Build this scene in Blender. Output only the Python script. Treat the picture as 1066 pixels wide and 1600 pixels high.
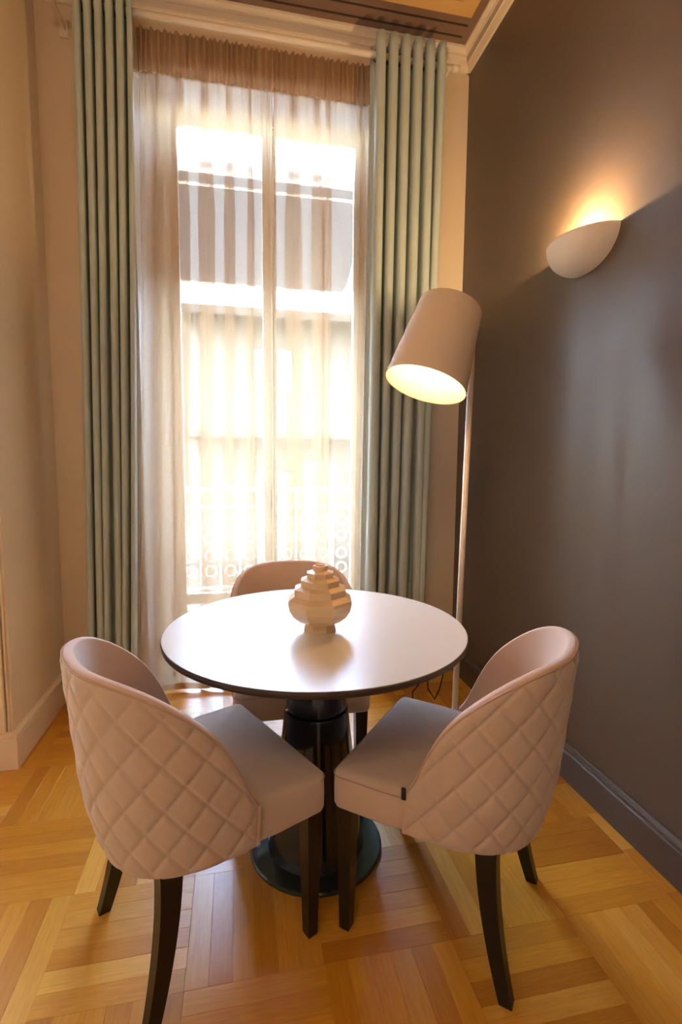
import bpy, math, random
from mathutils import Vector, Matrix
random.seed(7)
PI = math.pi
for o in list(bpy.data.objects):
    bpy.data.objects.remove(o)
SC = bpy.context.scene
COL = SC.collection

# ------------------------------------------------------------------ camera
CAM_H = 1.273
cam = bpy.data.cameras.new('camera')
cam.lens = 787.04 / 1600 * 36.0
cam.sensor_width = 36.0
cam.sensor_fit = 'AUTO'
cam.clip_start = 0.02
co = bpy.data.objects.new('camera', cam)
COL.objects.link(co)
_r = Vector((0.97960361, -0.20077185, 0.00821201))
_u = Vector((0.01206539, 0.09956529, 0.99495788))
_f = Vector((0.20057716, 0.97456525, -0.09995691))
co.matrix_world = Matrix(((_r.x, _u.x, -_f.x, 0), (_r.y, _u.y, -_f.y, 0), (_r.z, _u.z, -_f.z, CAM_H), (0, 0, 0, 1)))
SC.camera = co

# ------------------------------------------------------------------ room constants (metres)
XR, XL, YW = 1.295, -0.915, 2.841          # right wall, left pier wall, window wall
YP = 2.20                                  # face of the wall left of the pier
XF, YF = -2.75, -2.4                       # far left wall and wall behind the camera
ZC = 3.53                                  # ceiling
WX0, WX1, WZ = -0.375, 0.775, 3.19         # opening of the tall window
WI0, WI1 = -0.49, 0.89                     # the recess widens towards the room
YG = 3.11                                  # plane of the window frame

# ------------------------------------------------------------------ world, sun, portals, exposure
w = bpy.data.worlds.new('sky')
SC.world = w
w.use_nodes = True
nt = w.node_tree
sky = nt.nodes.new('ShaderNodeTexSky')
sky.sky_type = 'NISHITA'
sky.sun_disc = False
sky.sun_elevation = math.radians(38)
sky.sun_rotation = math.radians(215)
sky.air_density = 1.0
sky.dust_density = 2.5
hs_ = nt.nodes.new('ShaderNodeHueSaturation')
hs_.inputs['Saturation'].default_value = .85           # hazy, nearly white summer sky
nt.links.new(sky.outputs[0], hs_.inputs['Color'])
nt.links.new(hs_.outputs[0], nt.nodes['Background'].inputs[0])
nt.nodes['Background'].inputs[1].default_value = 13

sun = bpy.data.lights.new('sun', 'SUN')
sun.energy = 9.0
sun.angle = math.radians(0.6)
sun.color = (1.0, 0.95, 0.86)
so = bpy.data.objects.new('sun', sun)
COL.objects.link(so)
so.location = (-6, -8, 12)
so.rotation_euler = Vector((.55, .8, -.72)).to_track_quat('-Z', 'Y').to_euler()

def portal(name, loc, sx, sz):
    l = bpy.data.lights.new(name, 'AREA')
    l.shape = 'RECTANGLE'
    l.size, l.size_y = sx, sz
    l.cycles.is_portal = True
    o = bpy.data.objects.new(name, l)
    COL.objects.link(o)
    o.location = loc
    o.rotation_euler = (-PI / 2, 0, 0)      # faces -Y, into the room
portal('window_portal', ((WX0 + WX1) / 2, YG + .09, WZ / 2), WX1 - WX0, WZ)
portal('fill_window_portal', (-1.775, YP + .36, WZ / 2), 1.05, WZ)

SC.view_settings.view_transform = 'Standard'
SC.view_settings.look = 'None'
SC.view_settings.gamma = 1.0
SC.view_settings.use_curve_mapping = False
SC.view_settings.exposure = 1.3
SC.cycles.use_denoising = True
SC.cycles.max_bounces = 14
SC.cycles.diffuse_bounces = 6
SC.cycles.transparent_max_bounces = 32
SC.cycles.sample_clamp_indirect = 12.0

# ------------------------------------------------------------------ materials
def lin(c):
    return tuple(((v / 255) / 12.92 if v / 255 <= .04045 else ((v / 255 + .055) / 1.055) ** 2.4) for v in c) + (1,)

MATS = {}
def base(name):
    m = bpy.data.materials.new(name)
    m.use_nodes = True
    MATS[name] = m
    return m, m.node_tree, m.node_tree.nodes['Principled BSDF']

def mat(name, rgb, rough=.5, var=.06, scale=8., bump=0., bscale=200., metal=0., sheen=0., spec=.5, stretch=(1, 1, 1), coat=0.):
    """Plain procedural surface: a colour with slight mottling and an optional fine relief."""
    m, t, p = base(name)
    tc = t.nodes.new('ShaderNodeTexCoord')
    mp = t.nodes.new('ShaderNodeMapping')
    mp.inputs['Scale'].default_value = stretch
    t.links.new(tc.outputs['Object'], mp.inputs[0])
    n = t.nodes.new('ShaderNodeTexNoise')
    n.inputs['Scale'].default_value = scale
    n.inputs['Detail'].default_value = 4
    t.links.new(mp.outputs[0], n.inputs['Vector'])
    mx = t.nodes.new('ShaderNodeMix')
    mx.data_type = 'RGBA'
    c = lin(rgb)
    mx.inputs[6].default_value = tuple(v * (1 - var) for v in c[:3]) + (1,)
    mx.inputs[7].default_value = tuple(min(1, v * (1 + var)) for v in c[:3]) + (1,)
    t.links.new(n.outputs['Fac'], mx.inputs[0])
    t.links.new(mx.outputs[2], p.inputs['Base Color'])
    p.inputs['Roughness'].default_value = rough
    p.inputs['Metallic'].default_value = metal
    p.inputs['Specular IOR Level'].default_value = spec
    p.inputs['Sheen Weight'].default_value = sheen
    p.inputs['Coat Weight'].default_value = coat
    if bump:
        b = t.nodes.new('ShaderNodeTexNoise')
        b.inputs['Scale'].default_value = bscale
        b.inputs['Detail'].default_value = 3
        t.links.new(mp.outputs[0], b.inputs['Vector'])
        bp = t.nodes.new('ShaderNodeBump')
        bp.inputs['Strength'].default_value = bump
        bp.inputs['Distance'].default_value = .002
        t.links.new(b.outputs['Fac'], bp.inputs['Height'])
        t.links.new(bp.outputs[0], p.inputs['Normal'])
    return m

mat('cream_wall', (230, 209, 180), .75, .03, 2.5, .15, 60)
mat('cream_trim', (232, 212, 184), .45, .02, 5)
mat('dark_wall', (97, 82, 69), .42, .05, 3, .12, 90)
mat('dark_trim', (84, 73, 66), .35, .04, 6)
mat('crown_white', (238, 222, 196), .5, .02, 5)
mat('crown_grey', (186, 170, 146), .5, .02, 5)
mat('ceiling_dark', (138, 110, 92), .6, .22, 3.5, stretch=(1, 6, 1))
mat('ceiling_beige', (226, 182, 112), .6, .1, 5)
mat('ceiling_olive', (120, 96, 62), .6, .2, 7, stretch=(1, 5, 1))
mat('ceiling_line', (66, 46, 36), .6, .1, 8)
mat('fabric', (201, 178, 158), .85, .05, 30, .35, 900, sheen=.5)
mat('fabric_inner', (212, 184, 168), .8, .04, 20, .25, 700, sheen=.6)
mat('seam', (176, 154, 142), .85, .05, 40)
mat('piping', (190, 160, 142), .8, .05, 40)
mat('leg_wood', (17, 15, 14), .35, .3, 14, stretch=(1, 1, .1))
mat('tag_dark', (34, 26, 28), .6, .1, 60)
mat('table_top', (222, 216, 206), .32, .02, 12, .05, 500)
mat('table_edge', (62, 48, 42), .45, .1, 20)
mat('column_black', (12, 20, 34), .22, .1, 8, coat=.5)
mat('base_black', (88, 108, 112), .16, .08, 8, metal=.8)
mat('vase', (222, 192, 150), .28, .05, 14, .08, 120)
mat('lamp_white', (240, 228, 214), .4, .03, 10)
mat('shade_out', (226, 206, 184), .8, .03, 10, .2, 700)
mat('shade_in', (246, 232, 206), .8, .02, 10)
mat('plaster', (238, 226, 210), .7, .02, 8)
mat('rod_white', (236, 222, 204), .35, .02, 10)
mat('metal_grey', (120, 116, 110), .3, .05, 20, metal=1)
mat('drape', (184, 196, 190), .85, .05, 12, .3, 800, sheen=.2, stretch=(1, 1, .2))
mat('cord_black', (24, 20, 20), .5, .1, 30)
mat('frame_white', (240, 236, 230), .4, .03, 10)
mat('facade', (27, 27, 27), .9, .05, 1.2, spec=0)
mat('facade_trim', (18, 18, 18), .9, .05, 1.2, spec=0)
mat('far_glass', (14, 16, 18), .3, .1, 2)
mat('iron_pale', (150, 148, 144), .5, .06, 20)
mat('terrace_tile', (150, 138, 124), .6, .08, 8)
mat('street', (120, 116, 112), .9, .1, 3)
mat('subfloor', (120, 76, 36), .8, .1, 10)

def wood_floor():
    m, t, p = base('parquet')
    oi = t.nodes.new('ShaderNodeObjectInfo')
    tc = t.nodes.new('ShaderNodeTexCoord')
    ofs = t.nodes.new('ShaderNodeVectorMath'); ofs.operation = 'MULTIPLY_ADD'
    cb = t.nodes.new('ShaderNodeCombineXYZ')
    t.links.new(oi.outputs['Random'], cb.inputs[0]); t.links.new(oi.outputs['Random'], cb.inputs[1])
    t.links.new(cb.outputs[0], ofs.inputs[0]); ofs.inputs[1].default_value = (37, 91, 0)
    t.links.new(tc.outputs['Object'], ofs.inputs[2])
    mp = t.nodes.new('ShaderNodeMapping'); mp.inputs['Scale'].default_value = (3.5, 55, 10)
    t.links.new(ofs.outputs[0], mp.inputs[0])
    g = t.nodes.new('ShaderNodeTexNoise'); g.inputs['Scale'].default_value = 2.2; g.inputs['Detail'].default_value = 6; g.inputs['Distortion'].default_value = .6
    t.links.new(mp.outputs[0], g.inputs['Vector'])
    mp2 = t.nodes.new('ShaderNodeMapping'); mp2.inputs['Scale'].default_value = (9, 260, 10)
    t.links.new(ofs.outputs[0], mp2.inputs[0])
    g2 = t.nodes.new('ShaderNodeTexNoise'); g2.inputs['Scale'].default_value = 2; g2.inputs['Detail'].default_value = 3
    t.links.new(mp2.outputs[0], g2.inputs['Vector'])
    r = t.nodes.new('ShaderNodeValToRGB')
    e = r.color_ramp.elements
    e[0].position = 0; e[0].color = lin((192, 128, 34))
    e[1].position = 1; e[1].color = lin((238, 186, 82))
    for pos, c in ((.3, (208, 146, 42)), (.55, (224, 162, 52)), (.8, (216, 158, 58))):
        k = e.new(pos); k.color = lin(c)
    t.links.new(oi.outputs['Random'], r.inputs[0])
    m1 = t.nodes.new('ShaderNodeMix'); m1.data_type = 'RGBA'; m1.blend_type = 'MULTIPLY'; m1.inputs[0].default_value = .45
    r2 = t.nodes.new('ShaderNodeValToRGB'); r2.color_ramp.elements[0].position = .3; r2.color_ramp.elements[0].color = (.68, .58, .48, 1); r2.color_ramp.elements[1].position = .7
    t.links.new(g.outputs['Fac'], r2.inputs[0])
    t.links.new(r.outputs[0], m1.inputs[6]); t.links.new(r2.outputs[0], m1.inputs[7])
    m2 = t.nodes.new('ShaderNodeMix'); m2.data_type = 'RGBA'; m2.blend_type = 'MULTIPLY'; m2.inputs[0].default_value = .3
    t.links.new(m1.outputs[2], m2.inputs[6]); t.links.new(g2.outputs['Color'], m2.inputs[7])
    r3 = t.nodes.new('ShaderNodeValToRGB'); r3.color_ramp.elements[0].position = .35; r3.color_ramp.elements[0].color = (.6, .5, .4, 1); r3.color_ramp.elements[1].position = .6
    t.links.new(g2.outputs['Fac'], r3.inputs[0]); t.links.new(r3.outputs[0], m2.inputs[7])
    t.links.new(m2.outputs[2], p.inputs['Base Color'])
    p.inputs['Roughness'].default_value = .34
    p.inputs['Coat Weight'].default_value = .25
    p.inputs['Coat Roughness'].default_value = .25
    bp = t.nodes.new('ShaderNodeBump'); bp.inputs['Strength'].default_value = .08; bp.inputs['Distance'].default_value = .001
    t.links.new(g2.outputs['Fac'], bp.inputs['Height']); t.links.new(bp.outputs[0], p.inputs['Normal'])
wood_floor()

def cloth_sheer(name, rgb, trans, translu):
    m, t, p = base(name)
    t.nodes.remove(p)
    out = t.nodes['Material Output']
    tr = t.nodes.new('ShaderNodeBsdfTransparent')
    tl = t.nodes.new('ShaderNodeBsdfTranslucent'); df = t.nodes.new('ShaderNodeBsdfDiffuse')
    tl.inputs[0].default_value = lin(rgb); df.inputs[0].default_value = lin(rgb)
    tc = t.nodes.new('ShaderNodeTexCoord'); n = t.nodes.new('ShaderNodeTexNoise')
    n.inputs['Scale'].default_value = 260; t.links.new(tc.outputs['Object'], n.inputs['Vector'])
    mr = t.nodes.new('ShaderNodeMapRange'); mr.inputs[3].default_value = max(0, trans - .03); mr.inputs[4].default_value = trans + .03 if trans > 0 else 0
    t.links.new(n.outputs['Fac'], mr.inputs[0])
    a = t.nodes.new('ShaderNodeMixShader'); a.inputs[0].default_value = translu
    t.links.new(df.outputs[0], a.inputs[1]); t.links.new(tl.outputs[0], a.inputs[2])
    b = t.nodes.new('ShaderNodeMixShader')
    t.links.new(mr.outputs[0], b.inputs[0]); t.links.new(a.outputs[0], b.inputs[1]); t.links.new(tr.outputs[0], b.inputs[2])
    t.links.new(b.outputs[0], out.inputs[0])
cloth_sheer('sheer', (206, 174, 136), .55, .66)
cloth_sheer('sheer_dense', (196, 166, 132), .10, .35)
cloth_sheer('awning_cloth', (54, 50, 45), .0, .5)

def glass():
    m, t, p = base('window_glass')
    t.nodes.remove(p)
    out = t.nodes['Material Output']
    tr = t.nodes.new('ShaderNodeBsdfTransparent'); tr.inputs[0].default_value = (.95, .97, .96, 1)
    gl = t.nodes.new('ShaderNodeBsdfGlossy'); gl.inputs['Roughness'].default_value = .02
    fr = t.nodes.new('ShaderNodeFresnel'); fr.inputs[0].default_value = 1.45
    mx = t.nodes.new('ShaderNodeMixShader')
    t.links.new(fr.outputs[0], mx.inputs[0]); t.links.new(tr.outputs[0], mx.inputs[1]); t.links.new(gl.outputs[0], mx.inputs[2])
    t.links.new(mx.outputs[0], out.inputs[0])
glass()

def emitter(name, rgb, s):
    m, t, p = base(name)
    p.inputs['Base Color'].default_value = lin(rgb)
    p.inputs['Emission Color'].default_value = lin(rgb)
    p.inputs['Emission Strength'].default_value = s
emitter('bulb', (255, 214, 150), 2.0)
emitter('fill_globe', (255, 238, 218), 9.5)  # glow of the added fill pendant

# ------------------------------------------------------------------ mesh helpers
def mesh(name, V, F, m, smooth=False):
    me = bpy.data.meshes.new(name)
    me.from_pydata([tuple(v) for v in V], [], F)
    me.materials.append(MATS[m])
    if smooth:
        for p in me.polygons:
            p.use_smooth = True
    me.update()
    return me

def obj(name, me, parent=None, loc=(0, 0, 0), rz=0.):
    o = bpy.data.objects.new(name, me)
    COL.objects.link(o)
    o.parent = parent
    o.location = loc
    o.rotation_euler = (0, 0, rz)
    return o

def tag(o, label=None, cat=None, group=None, kind=None):
    if label: o['label'] = label
    if cat: o['category'] = cat
    if group: o['group'] = group
    if kind: o['kind'] = kind
    return o

def empty(name, loc=(0, 0, 0), rz=0.):
    o = bpy.data.objects.new(name, None)
    COL.objects.link(o)
    o.location = loc
    o.rotation_euler = (0, 0, rz)
    o.empty_display_size = .1
    return o

class MB:
    """collects simple solids into one mesh"""
    def __init__(s): s.V, s.F = [], []
    def add(s, V, F):
        n = len(s.V); s.V += [tuple(v) for v in V]; s.F += [tuple(i + n for i in f) for f in F]; return s
    def box(s, x0, x1, y0, y1, z0, z1, b=0.):
        if b <= 0:
            V = [(x, y, z) for z in (z0, z1) for y in (y0, y1) for x in (x0, x1)]
            return s.add(V, [(0, 2, 3, 1), (4, 5, 7, 6), (0, 1, 5, 4), (2, 6, 7, 3), (0, 4, 6, 2), (1, 3, 7, 5)])
        rings = []
        for z, k in ((z0, b), (z0 + b, 0), (z1 - b, 0), (z1, b)):
            rings.append([(x0 + k, y0 + b, z), (x0 + b, y0 + k, z), (x1 - b, y0 + k, z), (x1 - k, y0 + b, z),
                          (x1 - k, y1 - b, z), (x1 - b, y1 - k, z), (x0 + b, y1 - k, z), (x0 + k, y1 - b, z)])
        return s.rings(rings)
    def rings(s, R, cap0=True, cap1=True):
        n = len(R[0]); V = [v for r in R for v in r]; F = []
        for i in range(len(R) - 1):
            for j in range(n):
                a, b = i * n + j, i * n + (j + 1) % n
                F.append((a, b, b + n, a + n))
        if cap0: F.append(tuple(reversed(range(n))))
        if cap1: F.append(tuple((len(R) - 1) * n + j for j in range(n)))
        return s.add(V, F)
    def lathe(s, prof, n=48, c=(0, 0, 0), rot=0., cap0=True, cap1=True):
        return s.rings([[(c[0] + r * math.cos(rot + 2 * PI * j / n), c[1] + r * math.sin(rot + 2 * PI * j / n), c[2] + z) for j in range(n)] for r, z in prof], cap0, cap1)
    def tube(s, pts, r, n=8, caps=True):
        pts = [Vector(p) for p in pts]; R = []
        nrm = None
        for i, p in enumerate(pts):
            t = (pts[min(i + 1, len(pts) - 1)] - pts[max(i - 1, 0)]).normalized()
            if nrm is None:
                nrm = t.orthogonal().normalized()
            nrm = (nrm - t * nrm.dot(t)).normalized()
            bn = t.cross(nrm)
            rr = r[i] if isinstance(r, (list, tuple)) else r
            R.append([p + rr * (math.cos(2 * PI * j / n) * nrm + math.sin(2 * PI * j / n) * bn) for j in range(n)])
        return s.rings(R, caps, caps)
    def torus(s, c, axis, R, r, n=20, k=8):
        axis = Vector(axis).normalized(); e1 = axis.orthogonal().normalized(); e2 = axis.cross(e1); c = Vector(c)
        V, F = [], []
        for i in range(n):
            a = 2 * PI * i / n; d = math.cos(a) * e1 + math.sin(a) * e2
            for j in range(k):
                b = 2 * PI * j / k; V.append(c + d * (R + r * math.cos(b)) + axis * r * math.sin(b))
        for i in range(n):
            for j in range(k):
                F.append((i * k + j, ((i + 1) % n) * k + j, ((i + 1) % n) * k + (j + 1) % k, i * k + (j + 1) % k))
        return s.add(V, F)
    def prism(s, poly, axis, a, b):
        """extrude a 2-D polygon along 'x' or 'y' from a to b (poly is (other, z))"""
        f = (lambda p, t: (t, p[0], p[1])) if axis == 'x' else (lambda p, t: (p[0], t, p[1]))
        return s.rings([[f(p, a) for p in poly], [f(p, b) for p in poly]])
    def build(s, name, m, parent=None, smooth=False, loc=(0, 0, 0), rz=0.):
        return obj(name, mesh(name, s.V, s.F, m, smooth), parent, loc, rz)

def fix_normals(o):
    import bmesh
    b = bmesh.new(); b.from_mesh(o.data)
    bmesh.ops.recalc_face_normals(b, faces=b.faces)
    b.to_mesh(o.data); b.free()
    return o

def struct(o):
    o['kind'] = 'structure'
    return o

def grid(nx, ny, fn, name, m, parent=None, smooth=True, closed=False):
    V = [fn(i / (nx - 1), j / (ny - 1)) for j in range(ny) for i in range(nx)]
    F = [(j * nx + i, j * nx + i + 1, (j + 1) * nx + i + 1, (j + 1) * nx + i) for j in range(ny - 1) for i in range(nx - 1)]
    return obj(name, mesh(name, V, F, m, smooth), parent)

def lerp_table(T, x):
    if x <= T[0][0]: return T[0][1]
    for (a, fa), (b, fb) in zip(T, T[1:]):
        if x <= b:
            k = (x - a) / (b - a); return fa + (fb - fa) * k
    return T[-1][1]

# ------------------------------------------------------------------ room shell
TH = .12
struct(MB().box(XR, XR + .3, YF - .2, YW + .3, -.3, ZC + .3).build('wall_right', 'dark_wall'))
wb = MB()
yo = YG + .06
wb.box(XL - .3, WI0, YW, yo, -.3, ZC + 2.0).box(WI1, XR + .3, YW, yo, -.3, ZC + 2.0).box(WI0, WI1, YW, yo, WZ, ZC + 2.0)
wb.box(WI0, WI1, YW, yo, -.3, -.012)
struct(wb.build('wall_back', 'cream_wall'))
struct(MB().box(XL - .3, XL, YP, YW, -.3, ZC + .3).build('wall_left', 'cream_wall'))
wl = MB()
SX0, SX1 = -2.30, -1.25  # opening of the unseen side window, added for fill daylight
wl.box(XF - .3, SX0, YP, YP + .33, -.3, ZC + 2).box(SX1, XL - .3, YP, YP + .33, -.3, ZC + 2).box(SX0, SX1, YP, YP + .33, WZ, ZC + 2).box(SX0, SX1, YP, YP + .33, -.3, -.012)
struct(wl.build('wall_fill_window', 'cream_wall'))
struct(MB().box(XF - .3, XF, YF - .2, YP + .3, -.3, ZC + .3).build('wall_far_left', 'cream_wall'))
struct(MB().box(XF - .3, XR + .3, YF - .3, YF, -.3, ZC + .3).build('wall_front', 'cream_wall'))

# ceiling: dark painted slab with raised beige and olive painted fields
ceil = struct(MB().box(XF - .3, XR + .3, YF - .3, YW + .1, ZC, ZC + .3).build('ceiling', 'ceiling_dark'))
CX1, CY1 = 1.19, 2.605
CX0, CY0 = XF + .25, YF + .25
def ring_frame(x0, x1, y0, y1, wd, z0, z1):
    b = MB()
    b.box(x0, x1, y1 - wd, y1, z0, z1).box(x0, x1, y0, y0 + wd, z0, z1).box(x0, x0 + wd, y0 + wd, y1 - wd, z0, z1).box(x1 - wd, x1, y0 + wd, y1 - wd, z0, z1)
    return b
ring_frame(CX0, CX1, CY0, CY1, .075, ZC - .016, ZC).build('painted_border', 'ceiling_beige', ceil)
ring_frame(CX0 + .085, CX1 - .085, CY0 + .085, CY1 - .085, .012, ZC - .008, ZC).build('painted_line', 'ceiling_line', ceil)
ring_frame(CX0 + .11, CX1 - .11, CY0 + .11, CY1 - .11, .10, ZC - .012, ZC).build('painted_band', 'ceiling_olive', ceil)
MB().box(CX0 + .215, CX1 - .215, CY0 + .215, CY1 - .215, ZC - .006, ZC).build('painted_field', 'ceiling_beige', ceil)
for yy in (2.665, 2.735):
    MB().box(CX0, 1.20, yy, yy + .008, ZC - .004, ZC).build('painted_line', 'ceiling_line', ceil)

# crown mouldings, stepped
def crown_profile(sgn, w0):
    # (offset from wall, z) seen in section
    pts = [(0, 3.425), (.012, 3.425), (.016, 3.44), (.02, 3.455), (.02, 3.462), (.026, 3.462), (.03, 3.492), (.036, 3.492), (.036, 3.50), (.046, 3.512), (.056, 3.518), (.056, ZC), (0, ZC)]
    return [(w0 + sgn * a, z) for a, z in pts]
c1 = struct(fix_normals(MB().prism(crown_profile(-1, XR), 'y', YF, YW).build('trim_1', 'crown_white')))
fix_normals(MB().prism([(XR - .0265, 3.463), (XR - .031, 3.491), (XR - .02, 3.491), (XR - .02, 3.463)], 'y', YF, YW - .03).build('grey_fillet', 'crown_grey', c1))
struct(fix_normals(MB().prism(crown_profile(-1, YW), 'x', XL, XR).build('trim_2', 'crown_white')))
struct(fix_normals(MB().prism(crown_profile(1, XL), 'y', YP, YW).build('trim_3', 'crown_white')))
struct(fix_normals(MB().prism(crown_profile(-1, YP), 'x', XF, XL + .05).build('trim_4', 'crown_white')))

# baseboards
def base_profile(sgn, w0, hgt, d=.016):
    return [(w0 + sgn * a, z) for a, z in ((0, 0), (d, 0), (d, hgt - .035), (d - .004, hgt - .030), (d + .003, hgt - .022), (d + .003, hgt - .012), (d - .008, hgt - .004), (d - .010, hgt), (0, hgt))]
struct(fix_normals(MB().prism(base_profile(-1, XR, .150), 'y', YF, YW).build('baseboard_right', 'dark_trim')))
struct(fix_normals(MB().prism(base_profile(1, XL, .160), 'y', YP - .016, YW).build('baseboard_left', 'cream_trim')))
struct(fix_normals(MB().prism(base_profile(-1, YP, .160), 'x', SX1 + .09, XL).build('baseboard_side', 'cream_trim')))
bb = MB().prism(base_profile(-1, YW, .160), 'x', XL, WI0 - .02).prism(base_profile(-1, YW, .160), 'x', WI1 + .02, XR)
struct(fix_normals(bb.build('baseboard_back', 'cream_trim')))
# vertical mouldings on the wall left of the pier
pil = MB()
for x0, x1, d in ((XL - .055, XL - .043, .014), (XL - .040, XL - .020, .022), (XL - .017, XL - .008, .012)):
    pil.box(x0, x1, YP - d, YP, .16, 3.42, .003)
struct(pil.build('trim_5', 'cream_trim'))

# ------------------------------------------------------------------ parquet: basket weave of six strips per square
floor = struct(MB().box(XF - .3, XR + .3, YF - .3, YG + .0, -.3, -.012).build('floor', 'subfloor'))
PX, PY, BX0, BY0 = .3442, .3462, 1.235, 1.143
plank_cache = {}
def plank_mesh(L, W):
    key = (round(L, 3), round(W, 3))
    if key not in plank_cache:
        b = MB(); g = .00012
        b.box(-L / 2 + g, L / 2 - g, -W / 2 + g, W / 2 - g, -.0125, 0, .0005)
        plank_cache[key] = mesh('plank', b.V, b.F, 'parquet')
    return plank_cache[key]
rest = MB()
def plank(x0, x1, y0, y1, along_x, inst):
    if x1 - x0 < .006 or y1 - y0 < .006: return
    dz = random.uniform(-.0005, .0001)
    if inst:
        L, W = (x1 - x0, y1 - y0) if along_x else (y1 - y0, x1 - x0)
        obj('plank', plank_mesh(L, W), floor, ((x0 + x1) / 2, (y0 + y1) / 2, dz), 0 if along_x else PI / 2)
    else:
        rest.box(x0 + .0005, x1 - .0005, y0 + .0005, y1 - .0005, -.0125, dz, .001)
def clip(x0, x1, y0, y1):
    """floor region: bay between the pier and the right wall, and the wider room"""
    out = []
    lim = XR
    if y1 > YP:
        a = max(x0, XL); b = min(x1, lim)
        if b > a: out.append((a, b, max(y0, YP) if y0 < YP and x0 < XL else y0, min(y1, YW)))
        if x0 < XL and y0 < YP: out.append((max(x0, XF), min(x1, XL) if x1 > XL else x1, y0, YP))
        if x0 < XL < x1 and y0 < YP: out.append((XL, min(x1, lim), y0, YP))
    else:
        out.append((max(x0, XF), min(x1, lim), max(y0, YF), y1))
    return out
for k in range(-0, 12):
    for m in range(-11, 5):
        x1 = BX0 - PX * k; x0 = x1 - PX; y0 = BY0 + PY * m; y1 = y0 + PY
        inst = m >= -1 and (k <= 6 if m <= 2 else k <= 6)
        ax = (k + m) % 2 == 0
        for s in range(6):
            r = (x0, x1, y0 + PY * s / 6, y0 + PY * (s + 1) / 6) if ax else (x0 + PX * s / 6, x0 + PX * (s + 1) / 6, y0, y1)
            if r[2] >= YW: continue
            for q in clip(*r):
                plank(*q, ax, inst)
for m in range(-11, 5):                                     # border strip along the right wall
    y0 = BY0 + PY * m + .012; y1 = y0 + PY
    for s in range(2):
        plank(BX0, XR - .014, max(YF, y0 + PY * s / 2), min(YW, y0 + PY * (s + 1) / 2), False, m >= -1)
rp = rest.build('parquet_strips', 'parquet', floor)
rp['kind'] = 'stuff'
struct(MB().box(WI0, WI1, YW, YG + .06, -.012, .0).build('trim_6', 'terrace_tile'))      # window threshold
struct(MB().box(SX0, SX1, YP, YP + .33, -.012, .0).build('trim_8', 'terrace_tile'))

# ------------------------------------------------------------------ window: two glazed leaves
def french_window(name, x0, x1, y, z1):
    o = struct(ring_frame_v(x0, x1, .0, z1, .025, y, y + .06).build(name, 'frame_white'))
    xm = (x0 + x1) / 2
    for a, b in ((x0 + .027, xm - .002), (xm + .002, x1 - .027)):
        lf = ring_frame_v(a, b, .026, z1 - .027, .038, y + .008, y + .05).build('leaf_frame', 'frame_white', o)
        zz = (.45, .47)
        MB().box(a + .038, b - .038, y + .012, y + .046, .40, .46).build('cross_rail', 'frame_white', lf)
        for z0_, z1_ in ((.06, .402), (.458, z1 - .06)):
            MB().box(a + .034, b - .034, y + .026, y + .032, z0_, z1_).build('pane', 'window_glass', lf)
    MB().box(xm - .012, xm + .012, y - .006, y + .008, .045, z1 - .05).build('astragal', 'frame_white', o)
    hb = MB().tube([(xm, y - .03, .98), (xm, y - .03, 1.10)], .008).tube([(xm, y - .03, 1.04), (xm, y, 1.04)], .006)
    hb.build('handle', 'metal_grey', o, smooth=True)
    return o
def ring_frame_v(x0, x1, z0, z1, wd, y0, y1):
    b = MB()
    b.box(x0, x0 + wd, y0, y1, z0, z1).box(x1 - wd, x1, y0, y1, z0, z1).box(x0 + wd, x1 - wd, y0, y1, z1 - wd, z1).box(x0 + wd, x1 - wd, y0, y1, z0, z0 + wd)
    return b
lin_ = MB()
for xi, xo in ((WI0, WX0), (WI1, WX1)):                  # splayed white jambs, outer piers, head
    tri = [(xi, YW + .002), (xi, YG + .058), (xo, YG + .058), (xo, YG - .002)]
    lin_.rings([[(p[0], p[1], 0) for p in tri], [(p[0], p[1], WZ - .012) for p in tri]])
lin_.box(WI0, WI1, YW + .002, YG, WZ - .012, WZ)
struct(fix_normals(lin_.build('trim_7', 'frame_white')))
french_window('window_1', WX0, WX1, YG, WZ)
french_window('fill_window', SX0, SX1, YP + .24, WZ)  # side window out of view, added to let in fill daylight

# ------------------------------------------------------------------ balcony, railing, awning, house across the street
struct(MB().box(-3.2, 2.6, YG + .06, 3.62, -.22, -.02).build('balcony_floor', 'terrace_tile'))
rl = empty('balcony_railing', (.2, 3.5, -.02))
def rel(b, name, m, parent, org):
    b.V = [(v[0] - org[0], v[1] - org[1], v[2] - org[2]) for v in b.V]
    return b.build(name, m, parent)
ORG = (.2, 3.5, -.02)
for z, hgt in ((1.075, .03), (.955, .016), (.40, .016), (.09, .02)):
    rel(MB().box(-1.6, 2.0, 3.485, 3.515, z - hgt / 2, z + hgt / 2, .004), 'rail', 'iron_pale', rl, ORG)
bar = MB().tube([(0, 0, .0), (0, 0, 1.08)], .007, 6)
bar_me = mesh('baluster', bar.V, bar.F, 'iron_pale', True)
scr = MB().torus((0, 0, 0), (0, 1, 0), .036, .006, 16, 6)
scr_me = mesh('scroll', scr.V, scr.F, 'iron_pale', True)
for i in range(27):
    xx = -1.55 + i * .13 - ORG[0]
    obj('baluster', bar_me, rl, (xx, 0, .0))
    for z in (.855, .745, .62, .515, .24):
        obj('scroll', scr_me, rl, (xx + .065, 0, z + .02))
tag(rl, 'pale wrought iron balcony railing with scrolls outside the tall window', 'railing')

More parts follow.
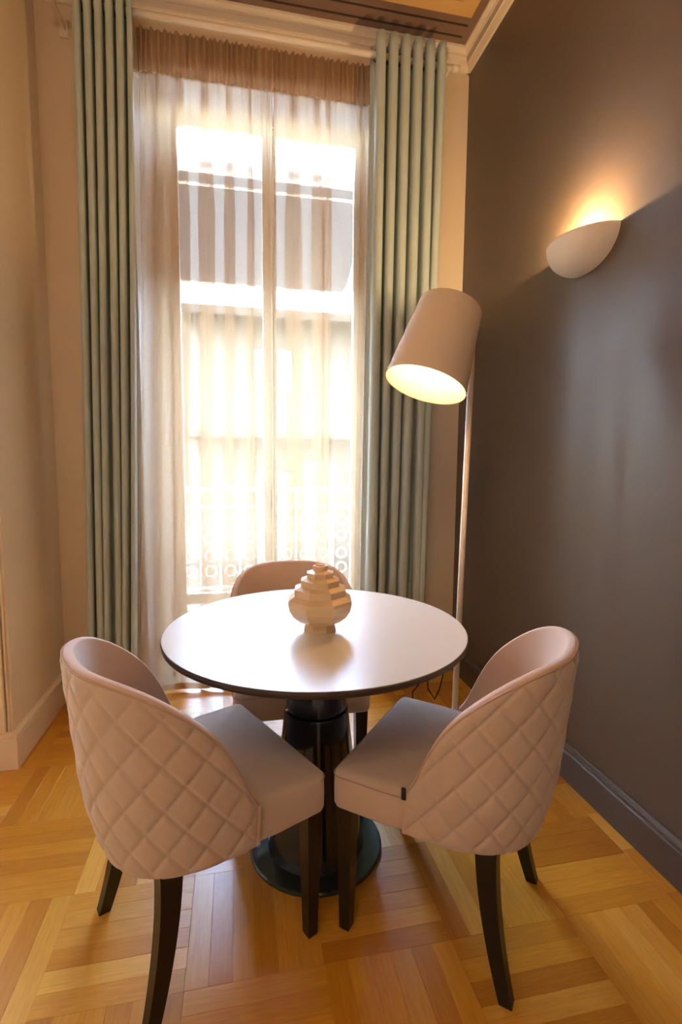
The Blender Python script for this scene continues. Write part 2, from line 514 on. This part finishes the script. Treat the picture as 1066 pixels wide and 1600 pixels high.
aw = empty('awning', (.2, 3.3, 3.0))
def wpt(p): return (p[0] - .2, p[1] - 3.3, p[2] - 3.0)
MB().tube([wpt((-1.1, 3.28, 3.02)), wpt((1.5, 3.28, 3.02))], .045, 14).build('roller', 'frame_white', aw, True)
MB().tube([wpt((-1.1, 3.33, 2.93)), wpt((1.5, 3.33, 2.93))], .008, 8).build('roller_rail', 'rod_white', aw, True)
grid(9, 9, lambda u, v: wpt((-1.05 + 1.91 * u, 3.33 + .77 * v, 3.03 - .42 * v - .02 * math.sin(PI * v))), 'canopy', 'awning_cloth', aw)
MB().tube([wpt((-1.05, 4.1, 2.60)), wpt((.86, 4.1, 2.60))], .018, 10).build('front_bar', 'frame_white', aw, True)
for x in (-1.0, .83):
    MB().tube([wpt((x, 3.30, 2.90)), wpt((x, 3.72, 2.60)), wpt((x, 4.09, 2.58))], .012, 8).build('folding_arm', 'iron_pale', aw, True)
for x in (-1.0, .2, 1.4):
    rel(MB().box(x - .03, x + .03, YG + .06, 3.27, 2.99, 3.07), 'bracket', 'iron_pale', aw, (.2, 3.3, 3.0))
tag(aw, 'pale cloth awning stretched out above the balcony outside the window', 'awning')

hs = empty('house', (1, 14, -7))
def hb(name, x0, x1, y0, y1, z0, z1, m, parent=hs, org=(1, 14, -7)):
    b = MB().box(x0, x1, y0, y1, z0, z1)
    return rel(b, name, m, parent, org)
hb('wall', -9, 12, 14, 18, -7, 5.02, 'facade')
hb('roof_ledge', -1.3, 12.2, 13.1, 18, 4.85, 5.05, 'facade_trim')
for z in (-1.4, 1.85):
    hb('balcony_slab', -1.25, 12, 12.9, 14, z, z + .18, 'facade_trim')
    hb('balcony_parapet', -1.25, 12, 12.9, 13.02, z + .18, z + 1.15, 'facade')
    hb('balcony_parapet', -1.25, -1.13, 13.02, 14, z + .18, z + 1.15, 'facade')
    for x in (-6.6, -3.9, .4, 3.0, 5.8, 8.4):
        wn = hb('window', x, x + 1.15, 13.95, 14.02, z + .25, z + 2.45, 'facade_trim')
        p = MB().box(x + .08 - 1, x + 1.07 - 1, -.08, -.04, z + .33 + 7, z + 2.37 + 7).build('pane', 'far_glass', wn)
# bow-ended lower wing with a pale box on it
hb('stair_block', 1.6, 2.3, 12.0, 12.9, -7, 1.25, 'facade')
tag(hs, 'sunlit white house with long balconies across the street', 'house')
struct(MB().box(-14, 16, YG + .06, 14, -7.2, -7.0).build('street', 'street'))

# ------------------------------------------------------------------ curtains
ROD_Y, ROD_Z = 2.685, 3.325
rod = empty('curtain_rod', (.2, ROD_Y, ROD_Z))
MB().tube([(-1.02, 0, 0), (.935, 0, 0)], .0155, 16).build('pole', 'rod_white', rod, True)
for x in (-1.02, .935):
    MB().tube([(x - .006, 0, 0), (x + .03, 0, 0)], .019, 16).build('end_cap', 'rod_white', rod, True)
for x in (-.985, .905):
    MB().box(x - .008, x + .008, -.012, YW - ROD_Y, -.02, -.006).box(x - .02, x + .02, YW - ROD_Y - .008, YW - ROD_Y, -.05, .03).build('bracket', 'rod_white', rod)
tag(rod, 'white curtain rod running below the cornice above the window', 'curtain rod')

def drape(name, x0t, x1t, x0b, x1b, n, seed, label, B=.07, ztop=3.405, loose=.0):
    rnd = random.Random(seed)
    root = empty(name, ((x0t + x1t) / 2, ROD_Y, 0))
    cx = (x0t + x1t) / 2
    offs = [rnd.uniform(-1, 1) for _ in range(n * 2 + 3)]
    amp = [rnd.uniform(.75, 1.1) for _ in range(n * 2 + 3)]
    def sm(T, t):
        i = int(t); f = t - i; f = f * f * (3 - 2 * f)
        i2 = min(i + 1, len(T) - 1); i = min(i, len(T) - 1)
        return T[i] * (1 - f) + T[i2] * f
    def fn(u, v):
        z = ztop * (1 - v) + .008 * v
        d = v ** 1.3
        a, b = x0t + (x0b - x0t) * d, x1t + (x1b - x1t) * d
        W = b - a
        nw = n - .45                                        # starts at the back of a fold, ends on a front roll
        t = u * nw
        ph = 2 * PI * t
        xx = a + W * u + (W / (4 * PI * nw)) * 2.5 * math.sin(2 * ph) + loose * d * sm(offs, t * 2) * W / n * .9
        yy = B * math.cos(ph) * (1 - (1 - sm(amp, t * 2)) * min(1, v * 1.6)) + .012 * math.sin(5 * v + t) * d
        if v < .02: yy *= .96
        return (xx - cx, yy, z)
    c = grid(n * 28 + 1, 70, fn, 'cloth', 'drape', root)
    so = c.modifiers.new('thickness', 'SOLIDIFY'); so.thickness = .003; so.offset = 0
    for i in range(2 * n - 1):
        xg = fn((i + .5) / (2 * (n - .45)), .02)[0]
        MB().torus((xg, 0, ROD_Z), (1, .15, 0), .0255, .005).build('grommet', 'metal_grey', root, True)
    tag(root, label, 'curtain', 'grey green drapes')
    return root
drape('drape', -.702, -.448, -.752, -.535, 6, 3, 'grey green drape hanging left of the sheer curtains', .06, loose=.35)
drape('drape', .70, 1.062, .672, 1.035, 6, 11, 'grey green drape hanging right of the sheer, behind the floor lamp', .06, loose=.9)

SH_Y = 2.80
srod = empty('sheer_rod', (.14, SH_Y + .02, 3.305))
MB().tube([(-.60, 0, 0), (.60, 0, 0)], .007, 10).build('pole', 'rod_white', srod, True)
for x in (-.59, .59):
    MB().box(x - .006, x + .006, 0, YW - SH_Y - .02, -.006, .006).build('bracket', 'rod_white', srod)
tag(srod, 'thin white rod carrying the gathered sheer curtains', 'curtain rod')

def sheer(x0t, x1t, x0b, x1b, n, seed, label, end, h0, h1):
    rnd = random.Random(seed)
    cx = (x0t + x1t) / 2
    root = empty('sheer_curtain', (cx, SH_Y, 0))
    # irregular folds: cumulative phase, amplitudes per fold
    wts = [rnd.uniform(.55, 1.5) for _ in range(n)]
    tot = sum(wts); edges = [0]
    for w_ in wts: edges.append(edges[-1] + w_ / tot)
    ov = [rnd.uniform(2.2, 4.0) for _ in range(n + 1)]
    def fold(u):
        for i in range(n):
            if u <= edges[i + 1] + 1e-9:
                return i, (u - edges[i]) / (edges[i + 1] - edges[i])
        return n - 1, 1.
    def fn(u, v):
        z = 3.16 * (1 - v) + .012 * v
        k = .55 + .45 * min(1, v * 5)
        d = v ** 1.5
        a, b = x0t + (x0b - x0t) * d, x1t + (x1b - x1t) * d
        W = b - a
        i, f = fold(u)
        wd = (edges[i + 1] - edges[i]) * W
        s2 = math.sin(2 * PI * f)
        env = math.sin(PI * f) ** .5
        A = ov[i] * wd / (2 * PI) * (1.0 + .25 * math.sin(2.2 * v + i))
        A *= min(1, u / .12, (1 - u) / .12)
        xx = a + W * u - A * s2 * k
        yy = -.021 * (1 - math.cos(2 * PI * f)) * k * (.7 + .1 * ov[i]) + .02
        if end:                                             # the panels lap over each other at mid window
            e_ = min(1, ((1 - u) if end > 0 else u) / .14); e_ = e_ * e_ * (3 - 2 * e_)
            yy = yy * e_ + (.024 if end > 0 else -.022) * (1 - e_)
        # fine gathers near the heading
        g = max(0, 1 - v * 9)
        yy += .006 * g * math.sin(2 * PI * u * 34) ; xx += .003 * g * math.sin(2 * PI * u * 34 + 1)
        if v > .97: yy -= (v - .97) / .03 * .02 * math.sin(2.2 * PI * f + i)
        return (xx - cx, yy, z)
    grid(n * 26 + 1, 80, fn, 'cloth', 'sheer', root)
    hem = grid(n * 26 + 1, 3, lambda u, v: tuple(Vector(fn(u, 1 - .012 * (1 - v))) + Vector((0, -.0015, 0))), 'hem', 'sheer_dense', root)
    W = h1 - h0
    def hd(u, v):
        z = 3.345 * (1 - v) + 3.15 * v
        pl = math.sin(2 * PI * (u * 21 * W / .6 + .25 * math.sin(9 * u)) + .35 * v)
        am = .013 * (1 - .35 * v) * (1 if v > .08 else .8)
        return (h0 + W * u - cx + .004 * math.sin(40 * u + 2 * v), -.012 + am * pl - .008 * math.sin(PI * v), z + .004 * math.sin(70 * u) * (1 - v))
    grid(int(420 * W / .6), 14, hd, 'heading', 'sheer_dense', root)
    tag(root, label, 'curtain', 'sheer curtains')
sheer(-.452, .198, -.545, .196, 6, 5, 'beige sheer curtain panel on the left half of the window, beside the left drape', 1, -.452, .196)
sheer(.202, .722, .200, .715, 5, 9, 'beige sheer curtain panel on the right half of the window, behind the vase', -1, .200, .725)

# ------------------------------------------------------------------ table
TX, TY = .243, 1.552
tb = empty('dining_table', (TX, TY, 0))
n = 96
MB().lathe([(.462, .7345), (.4690, .7375), (.4700, .7485), (.4690, .75)], n).build('table_top', 'table_top', tb, False)
MB().lathe([(.44, .726), (.464, .7285), (.4710, .733), (.4725, .7400), (.4725, .7460), (.4700, .7492), (.4698, .740), (.44, .735)], n, cap0=True, cap1=False).build('edge_band', 'table_edge', tb, True)
MB().lathe([(.115, .725), (.115, .70), (.05, .695), (.052, .690), (.098, .500), (.098, .486), (.08, .486)], 64).build('upper_column', 'column_black', tb, True)
MB().lathe([(.094, .494), (.094, .482), (.102, .478), (.104, .470), (.112, .40), (.150, .045), (.158, .018), (.160, .010)], 64).build('lower_column', 'column_black', tb, True)
MB().lathe([(.214, 0), (.218, .003), (.218, .010), (.213, .0135), (.150, .016)], 96).build('foot_plate', 'base_black', tb, False)
tag(tb, 'round pedestal dining table with pale top and black cone base', 'table')
for o in tb.children:
    if o.name.startswith(('upper', 'lower')):
        o.data.polygons.foreach_set('use_smooth', [True] * len(o.data.polygons))
        o.data.set_sharp_from_angle(angle=math.radians(30))

# vase: stacked octagonal tiers
va = empty('vase', (.247, 1.512, .75))
q = 1 / .924
prof = [(.047, 0), (.049, .004), (.047, .012), (.043, .022), (.060, .030), (.079, .046), (.092, .068), (.0965, .090), (.0960, .1005),
        (.0775, .1130), (.0780, .1330), (.0585, .1420), (.0585, .1600), (.0405, .1680), (.0405, .1825), (.0225, .1885)]
body = MB().lathe([(r * q, z) for r, z in prof], 8, rot=.23, cap1=False)
body.build('body', 'vase', va)
MB().lathe([(.0225, .186), (.0225, .2005), (.0210, .2030), (.0185, .2030), (.0165, .2005), (.0165, .150)], 32, cap0=False, cap1=True).build('neck', 'vase', va, True)
tag(va, 'beige glazed ceramic vase of stepped octagonal tiers on the table', 'vase')

# ------------------------------------------------------------------ chairs
TT = [(-.32, .820), (-.275, .818), (-.25, .810), (-.22, .794), (-.19, .772), (-.155, .744), (-.12, .711), (-.085, .674), (-.055, .628), (-.03, .578), (-.01, .528), (.005, .488), (.02, .455)]
def smooth_table(T, x):
    h = .012
    return sum(lerp_table(T, x + k * h) for k in (-2, -1, 0, 1, 2)) / 5
# plan of the shell, by arc length
AW, BD, NE, YFR = .262, .308, 2.45, .02
_pl = []
for i in range(801):
    th = PI * i / 800
    c, s = math.cos(th), math.sin(th)
    _pl.append((AW * math.copysign(abs(c) ** (2 / NE), c), YFR - BD * abs(s) ** (2 / NE)))
_al = [0]
for a, b in zip(_pl, _pl[1:]): _al.append(_al[-1] + math.hypot(b[0] - a[0], b[1] - a[1]))
ARC = _al[-1]
def plan(s):
    s = max(0, min(ARC, s)); lo, hi = 0, 800
    while hi - lo > 1:
        m_ = (lo + hi) // 2
        if _al[m_] <= s: lo = m_
        else: hi = m_
    k = (s - _al[lo]) / max(1e-9, _al[hi] - _al[lo])
    x = _pl[lo][0] * (1 - k) + _pl[hi][0] * k; y = _pl[lo][1] * (1 - k) + _pl[hi][1] * k
    tx, ty = _pl[min(hi + 4, 800)][0] - _pl[max(lo - 4, 0)][0], _pl[min(hi + 4, 800)][1] - _pl[max(lo - 4, 0)][1]
    l = math.hypot(tx, ty)
    nx, ny = -ty / l, tx / l                                # normal; flip to point outward
    if nx * x + ny * (y + .1) < 0: nx, ny = -nx, -ny
    return x, y, nx, ny
def top_z(s): return smooth_table(TT, plan(s)[1])
def bot_z(s):
    y = plan(s)[1]
    return .366 - .022 * min(1, max(0, (YFR - y) / BD)) ** 1.2
def lean(y0, z):
    k = (z - .36) / .47
    rearness = min(1, max(0, (YFR - y0) / BD))
    return (.012 + .032 * rearness ** 1.5) * max(0, k) - .018 * max(0, 1 - max(0, k) / .35) ** 2 * (.3 + .7 * rearness)
def shell_pt(s, z, off):
    x, y, nx, ny = plan(s)
    o = off + lean(y, z)
    return (x + nx * o, y + ny * o, z)
def quilt(s, z):
    u = (s - ARC / 2) / .086 + (z - .42) / .106; v = (s - ARC / 2) / .086 - (z - .42) / .106
    du, dv = abs(u - round(u)), abs(v - round(v))
    d = min(du, dv)
    return .72 * (1 - (1 - min(1, d / .15)) ** 2.2) + .28 * min(1, 4 * du * dv)

def build_chair(root):
    # outer quilted panel
    NS, NZ = 230, 96
    def fo(u, v):
        s = ARC * u; zb, zt = bot_z(s), top_z(s)
        z = zb + (zt - zb) * v
        edge = min(1, (zt - z) / .02, (z - zb) / .015, u * ARC / .02, (1 - u) * ARC / .02)
        edge = max(0, edge) ** .6
        return shell_pt(s, z, -.009 + .0085 * quilt(s, z) * (.25 + .75 * edge) + .002 * edge)
    grid(NS, NZ, fo, 'quilted_back', 'fabric', root)
    # padded inside with rolled rim
    NI = 150; TK = .024
    def fi(u, v):
        s = ARC * u; zb, zt = bot_z(s), top_z(s)
        if v < .35:                                         # rim, from outer edge over the roll
            a = PI * v / .35
            off = -.008 - TK / 2 + TK / 2 * math.cos(a)
            z = zt + .008 * math.sin(a)
            x, y, z2 = shell_pt(s, zt, off)
            return (x, y, z)
        k = (v - .35) / .65
        zlow = min(zt, .425)
        z = zt + (zlow - zt) * k
        return shell_pt(s, z, -.008 - TK - .012 * math.sin(PI * min(1, k * 1.1)) * min(1, (zt - .45) / .2 if zt > .45 else 0))
    grid(NI, 44, fi, 'backrest', 'fabric_inner', root)
    # welt along the outer rim
    pts = [shell_pt(ARC * i / 120, top_z(ARC * i / 120) + .001, -.0065) for i in range(121)]
    MB().tube(pts, .0026, 6).build('piping', 'piping', root, True)
    # front ends of the shell
    for e in (0, 1):
        s = ARC * e; zb, zt = bot_z(s), top_z(s)
        P_ = [shell_pt(s, zb, -.006), shell_pt(s, zt, -.006), shell_pt(s, zt, -.032), shell_pt(s, zb, -.032)]
        MB().rings([[(x, y + .0, z) for x, y, z in P_], [(x, y + .008, z) for x, y, z in P_]]).build('shell_end', 'fabric', root)
    # seat cushion outline
    out = []
    def arc(cx, cy, r, a0, a1, k=8):
        return [(cx + r * math.cos(a0 + (a1 - a0) * i / k), cy + r * math.sin(a0 + (a1 - a0) * i / k)) for i in range(k + 1)]
    HW, FY, CR = .247, .232, .028
    front = arc(HW - CR, FY - CR, CR, 0, PI / 2) + arc(-HW + CR, FY - CR, CR, PI / 2, PI)
    rear = []
    for i in range(0, 41):
        s = ARC * (1 - i / 40); x, y, nx, ny = plan(s)
        rear.append((x - nx * .022, y - ny * .022))
    # plan() starts on the right side; go left front -> around the rear -> right front
    outline = front + [(-HW + .001, .08)] + rear + [(HW - .001, .08)]
    def ring(inset, z, crown=0.):
        R = []
        m_ = len(outline)
        for i, (x, y) in enumerate(outline):
            ax, ay = outline[i - 1]; bx, by = outline[(i + 1) % m_]
            tx, ty = bx - ax, by - ay; l = math.hypot(tx, ty) or 1
            R.append((x - ty / l * inset, y + tx / l * inset, z))
        return R
    b = MB()
    rings = [ring(.014, .362), ring(.004, .364), ring(0, .372), ring(-.001, .41), ring(0, .446), ring(.003, .4575), ring(.010, .4655), ring(.022, .470)]
    b.rings(rings, True, False)
    base_i = len(rings) - 1; m_ = len(outline)
    prev = rings[-1]
    cxy = (0, -.02)
    for k in (.8, .6, .4, .2, .05):
        r = [(cxy[0] + (x - cxy[0]) * k, cxy[1] + (y - cxy[1]) * k, .470 + .010 * (1 - k * k)) for x, y, z in prev]
        rings.append(r)
    b = MB().rings(rings, True, True)
    st = b.build('seat', 'fabric', root, True)
    MB().tube([(x, y, .4515) for x, y, z in ring(-.0008, 0)][:20], .0016, 5).build('seat_seam', 'seam', root, True)
    # legs
    for sx in (-1, 1):
        R = []
        for z, h in ((.364, .0225), (.18, .0185), (.006, .0145), (0, .0125)):
            cx, cy = sx * .214, .198
            R.append([(cx + a * h, cy + b_ * h, z) for a, b_ in ((-1, -1), (1, -1), (1, 1), (-1, 1))])
        MB().rings(R).build('leg', 'leg_wood', root)
    for sx in (-1, 1):
        R = []
        for i in range(13):
            k = i / 12
            z = .365 * (1 - k)
            cy = -.162 - .064 * k ** 1.7 ; cx = sx * (.168 + .034 * k)
            h = .024 * (1 - k) + .0150 * k
            hy = .026 * (1 - k) + .0150 * k
            R.append([(cx + a * h, cy + b_ * hy, z) for a, b_ in ((-1, -1), (1, -1), (1, 1), (-1, 1))])
        MB().rings(R).build('leg', 'leg_wood', root)
    x, y, nx, ny = plan(ARC)
    t = MB().box(-.2650, -.2600, .016, .027, .463, .494, .0012).build('fabric_tag', 'tag_dark', root)
    t['label'] = 'small dark fabric tag at the seat seam'

def copy_chair(src, loc, rz):
    r = src.copy(); COL.objects.link(r); r.location = loc; r.rotation_euler = (0, 0, rz)
    for ch in list(src.children):
        c = ch.copy(); COL.objects.link(c); c.parent = r
    return r
def heading(dx, dy): return math.atan2(-dx, dy)
ch = empty('dining_chair', (.5685, 1.2695, 0), heading(-.763, .647))
build_chair(ch)
tag(ch, 'pink fabric chair with quilted back, nearest the dark wall', 'chair', 'quilted chairs around the table')
c2 = copy_chair(ch, (-.095, 1.3365, 0), heading(.895, .446))
c2['label'] = 'pink fabric chair with quilted back, nearest the cream wall and left drape'
c3 = copy_chair(ch, (.222, 1.930, 0), heading(0, -1))
c3['label'] = 'pink fabric chair between the table and the window, its back hidden by the vase'

# ------------------------------------------------------------------ floor lamp
FX, FY_ = .905, 1.94
fl = empty('floor_lamp', (FX, FY_, 0))
MB().lathe([(.135, 0), (.14, .004), (.14, .016), (.132, .021), (.02, .024)], 64).build('base', 'lamp_white', fl)
MB().tube([(0, 0, .02), (.032, .003, 1.80)], .0125, 16).build('pole', 'lamp_white', fl, True)
C = Vector((.748 - FX, 1.84 - FY_, 1.712)); AX = Vector((.345, .145, .927)).normalized()
e1 = AX.cross(Vector((0, 0, 1))).normalized(); e2 = AX.cross(e1)
def circ_ring(c, r, n=72): return [c + r * (math.cos(2 * PI * j / n) * e1 + math.sin(2 * PI * j / n) * e2) for j in range(n)]
HB, HT = .168, .160
bot, topc = C - AX * HB, C + AX * HT
RB, RT = .155, .121
so_ = MB().rings([circ_ring(bot + AX * .001, RB - .0015), circ_ring(bot, RB), circ_ring(topc - AX * .006, RT), circ_ring(topc, RT - .005)], False, True).build('lamp_shade', 'shade_out', fl, True)
so_.data.set_sharp_from_angle(angle=math.radians(40))
MB().rings([circ_ring(bot + AX * .0008, RB - .0012), circ_ring(bot + AX * .004, RB - .004), circ_ring(topc - AX * .012, RT - .005), circ_ring(topc - AX * .012, .02)], False, True).build('shade_lining', 'shade_in', fl, True).data.set_sharp_from_angle(angle=math.radians(40))
pj = Vector((.0315, .003, 1.76)); sw = C + AX * .03 + (pj - C).normalized() * .13
MB().tube([pj, sw], .008, 10).build('swivel_arm', 'lamp_white', fl, True)
hold = topc - AX * .012
MB().tube([hold, hold - AX * .06], .02, 16).build('lamp_holder', 'lamp_white', fl, True)
bl = MB()
bc = hold - AX * .088
bl.rings([[bc + AX * (.03 * math.cos(PI * i / 10)) + .028 * max(.02, math.sin(PI * i / 10)) * (math.cos(2 * PI * j / 16) * e1 + math.sin(2 * PI * j / 16) * e2) for j in range(16)] for i in range(11)])
bl.build('bulb', 'bulb', fl, True)
lp = bpy.data.lights.new('floor_lamp_light', 'POINT'); lp.energy = 1.7; lp.color = (1, .68, .36); lp.shadow_soft_size = .03
lo_ = bpy.data.objects.new('floor_lamp_light', lp); COL.objects.link(lo_); lo_.parent = fl; lo_.location = bc - AX * .07
MB().tube([(.10, .10, .006), (.06, .30, .005), (-.02, .45, .006), (.03, .60, .006), (.10, .68, .012), (.145, .715, .03), (.155, .69, .02), (.13, .62, .006), (.12, .50, .005), (.20, .62, .006), (.30, .80, .02), (.36, .87, .08)], .0035, 6).build('power_cord', 'cord_black', fl, True)
tag(fl, 'white floor lamp with slim pole and tilted drum shade beside the drape', 'lamp')

# ------------------------------------------------------------------ wall sconces
def sconce(yc, label):
    s = empty('wall_sconce', (XR, yc, 2.10))
    w_, p_, h_ = .17, .13, .118
    def surf(dw, dh):
        def f(u, v):
            a = PI * u; b = PI / 2 * v
            g = math.cos(b) ** .9
            return (-(p_ - dw) * math.sin(a) * g, -(w_ - dw) * math.cos(a) * g, -(h_ - dh) * math.sin(b))
        return f
    NU, NV = 48, 20
    V, F = [], []
    fo, fi = surf(0, 0), surf(.006, .006)
    for f in (fo, fi):
        for j in range(NV):
            for i in range(NU):
                V.append(f(i / (NU - 1), j / (NV - 1)))
    K = NU * NV
    for k in (0, K):
        for j in range(NV - 1):
            for i in range(NU - 1):
                F.append((k + j * NU + i, k + j * NU + i + 1, k + (j + 1) * NU + i + 1, k + (j + 1) * NU + i))
    for i in range(NU - 1):
        F.append((i, i + 1, K + i + 1, K + i))
    fix_normals(obj('bowl', mesh('bowl', V, F, 'plaster', True), s))
    MB().box(-.012, 0, -.05, .05, -.07, -.01).build('back_plate', 'plaster', s)
    b_ = MB().lathe([(.004, -.06), (.012, -.055), (.013, -.02), (.004, -.015)], 12, c=(-.055, 0, 0)).build('bulb', 'bulb', s, True)
    l = bpy.data.lights.new('sconce_light', 'POINT'); l.energy = 12; l.color = (1, .68, .34); l.shadow_soft_size = .012
    lo = bpy.data.objects.new('sconce_light', l); COL.objects.link(lo); lo.parent = s; lo.location = (-.055, 0, .0)
    tag(s, label, 'wall lamp', 'plaster wall sconces')
    return s
sconce(1.754, 'white plaster half bowl sconce glowing upward on the dark wall')

# ------------------------------------------------------------------ unseen ceiling lamp, added behind the camera for fill light
pd = empty('fill_pendant', (-.75, -.55, ZC))
MB().lathe([(.06, -.03), (.06, 0)], 24).build('canopy', 'plaster', pd)
MB().tube([(0, 0, -.03), (0, 0, -.62)], .008, 10).build('stem', 'metal_grey', pd, True)
for i in range(5):
    a = 2 * PI * i / 5
    x, y = .30 * math.cos(a), .30 * math.sin(a)
    MB().tube([(0, 0, -.62), (x * .6, y * .6, -.66), (x, y, -.60)], .007, 8).build('arm', 'metal_grey', pd, True)
    g = MB().lathe([(.085 * max(.05, math.sin(PI * k / 12)), -.52 - .085 * math.cos(PI * k / 12)) for k in range(13)], 20, c=(x, y, 0)).build('globe', 'fill_globe', pd, True)
tag(pd, 'five globe pendant lamp added out of view for fill light', 'lamp')
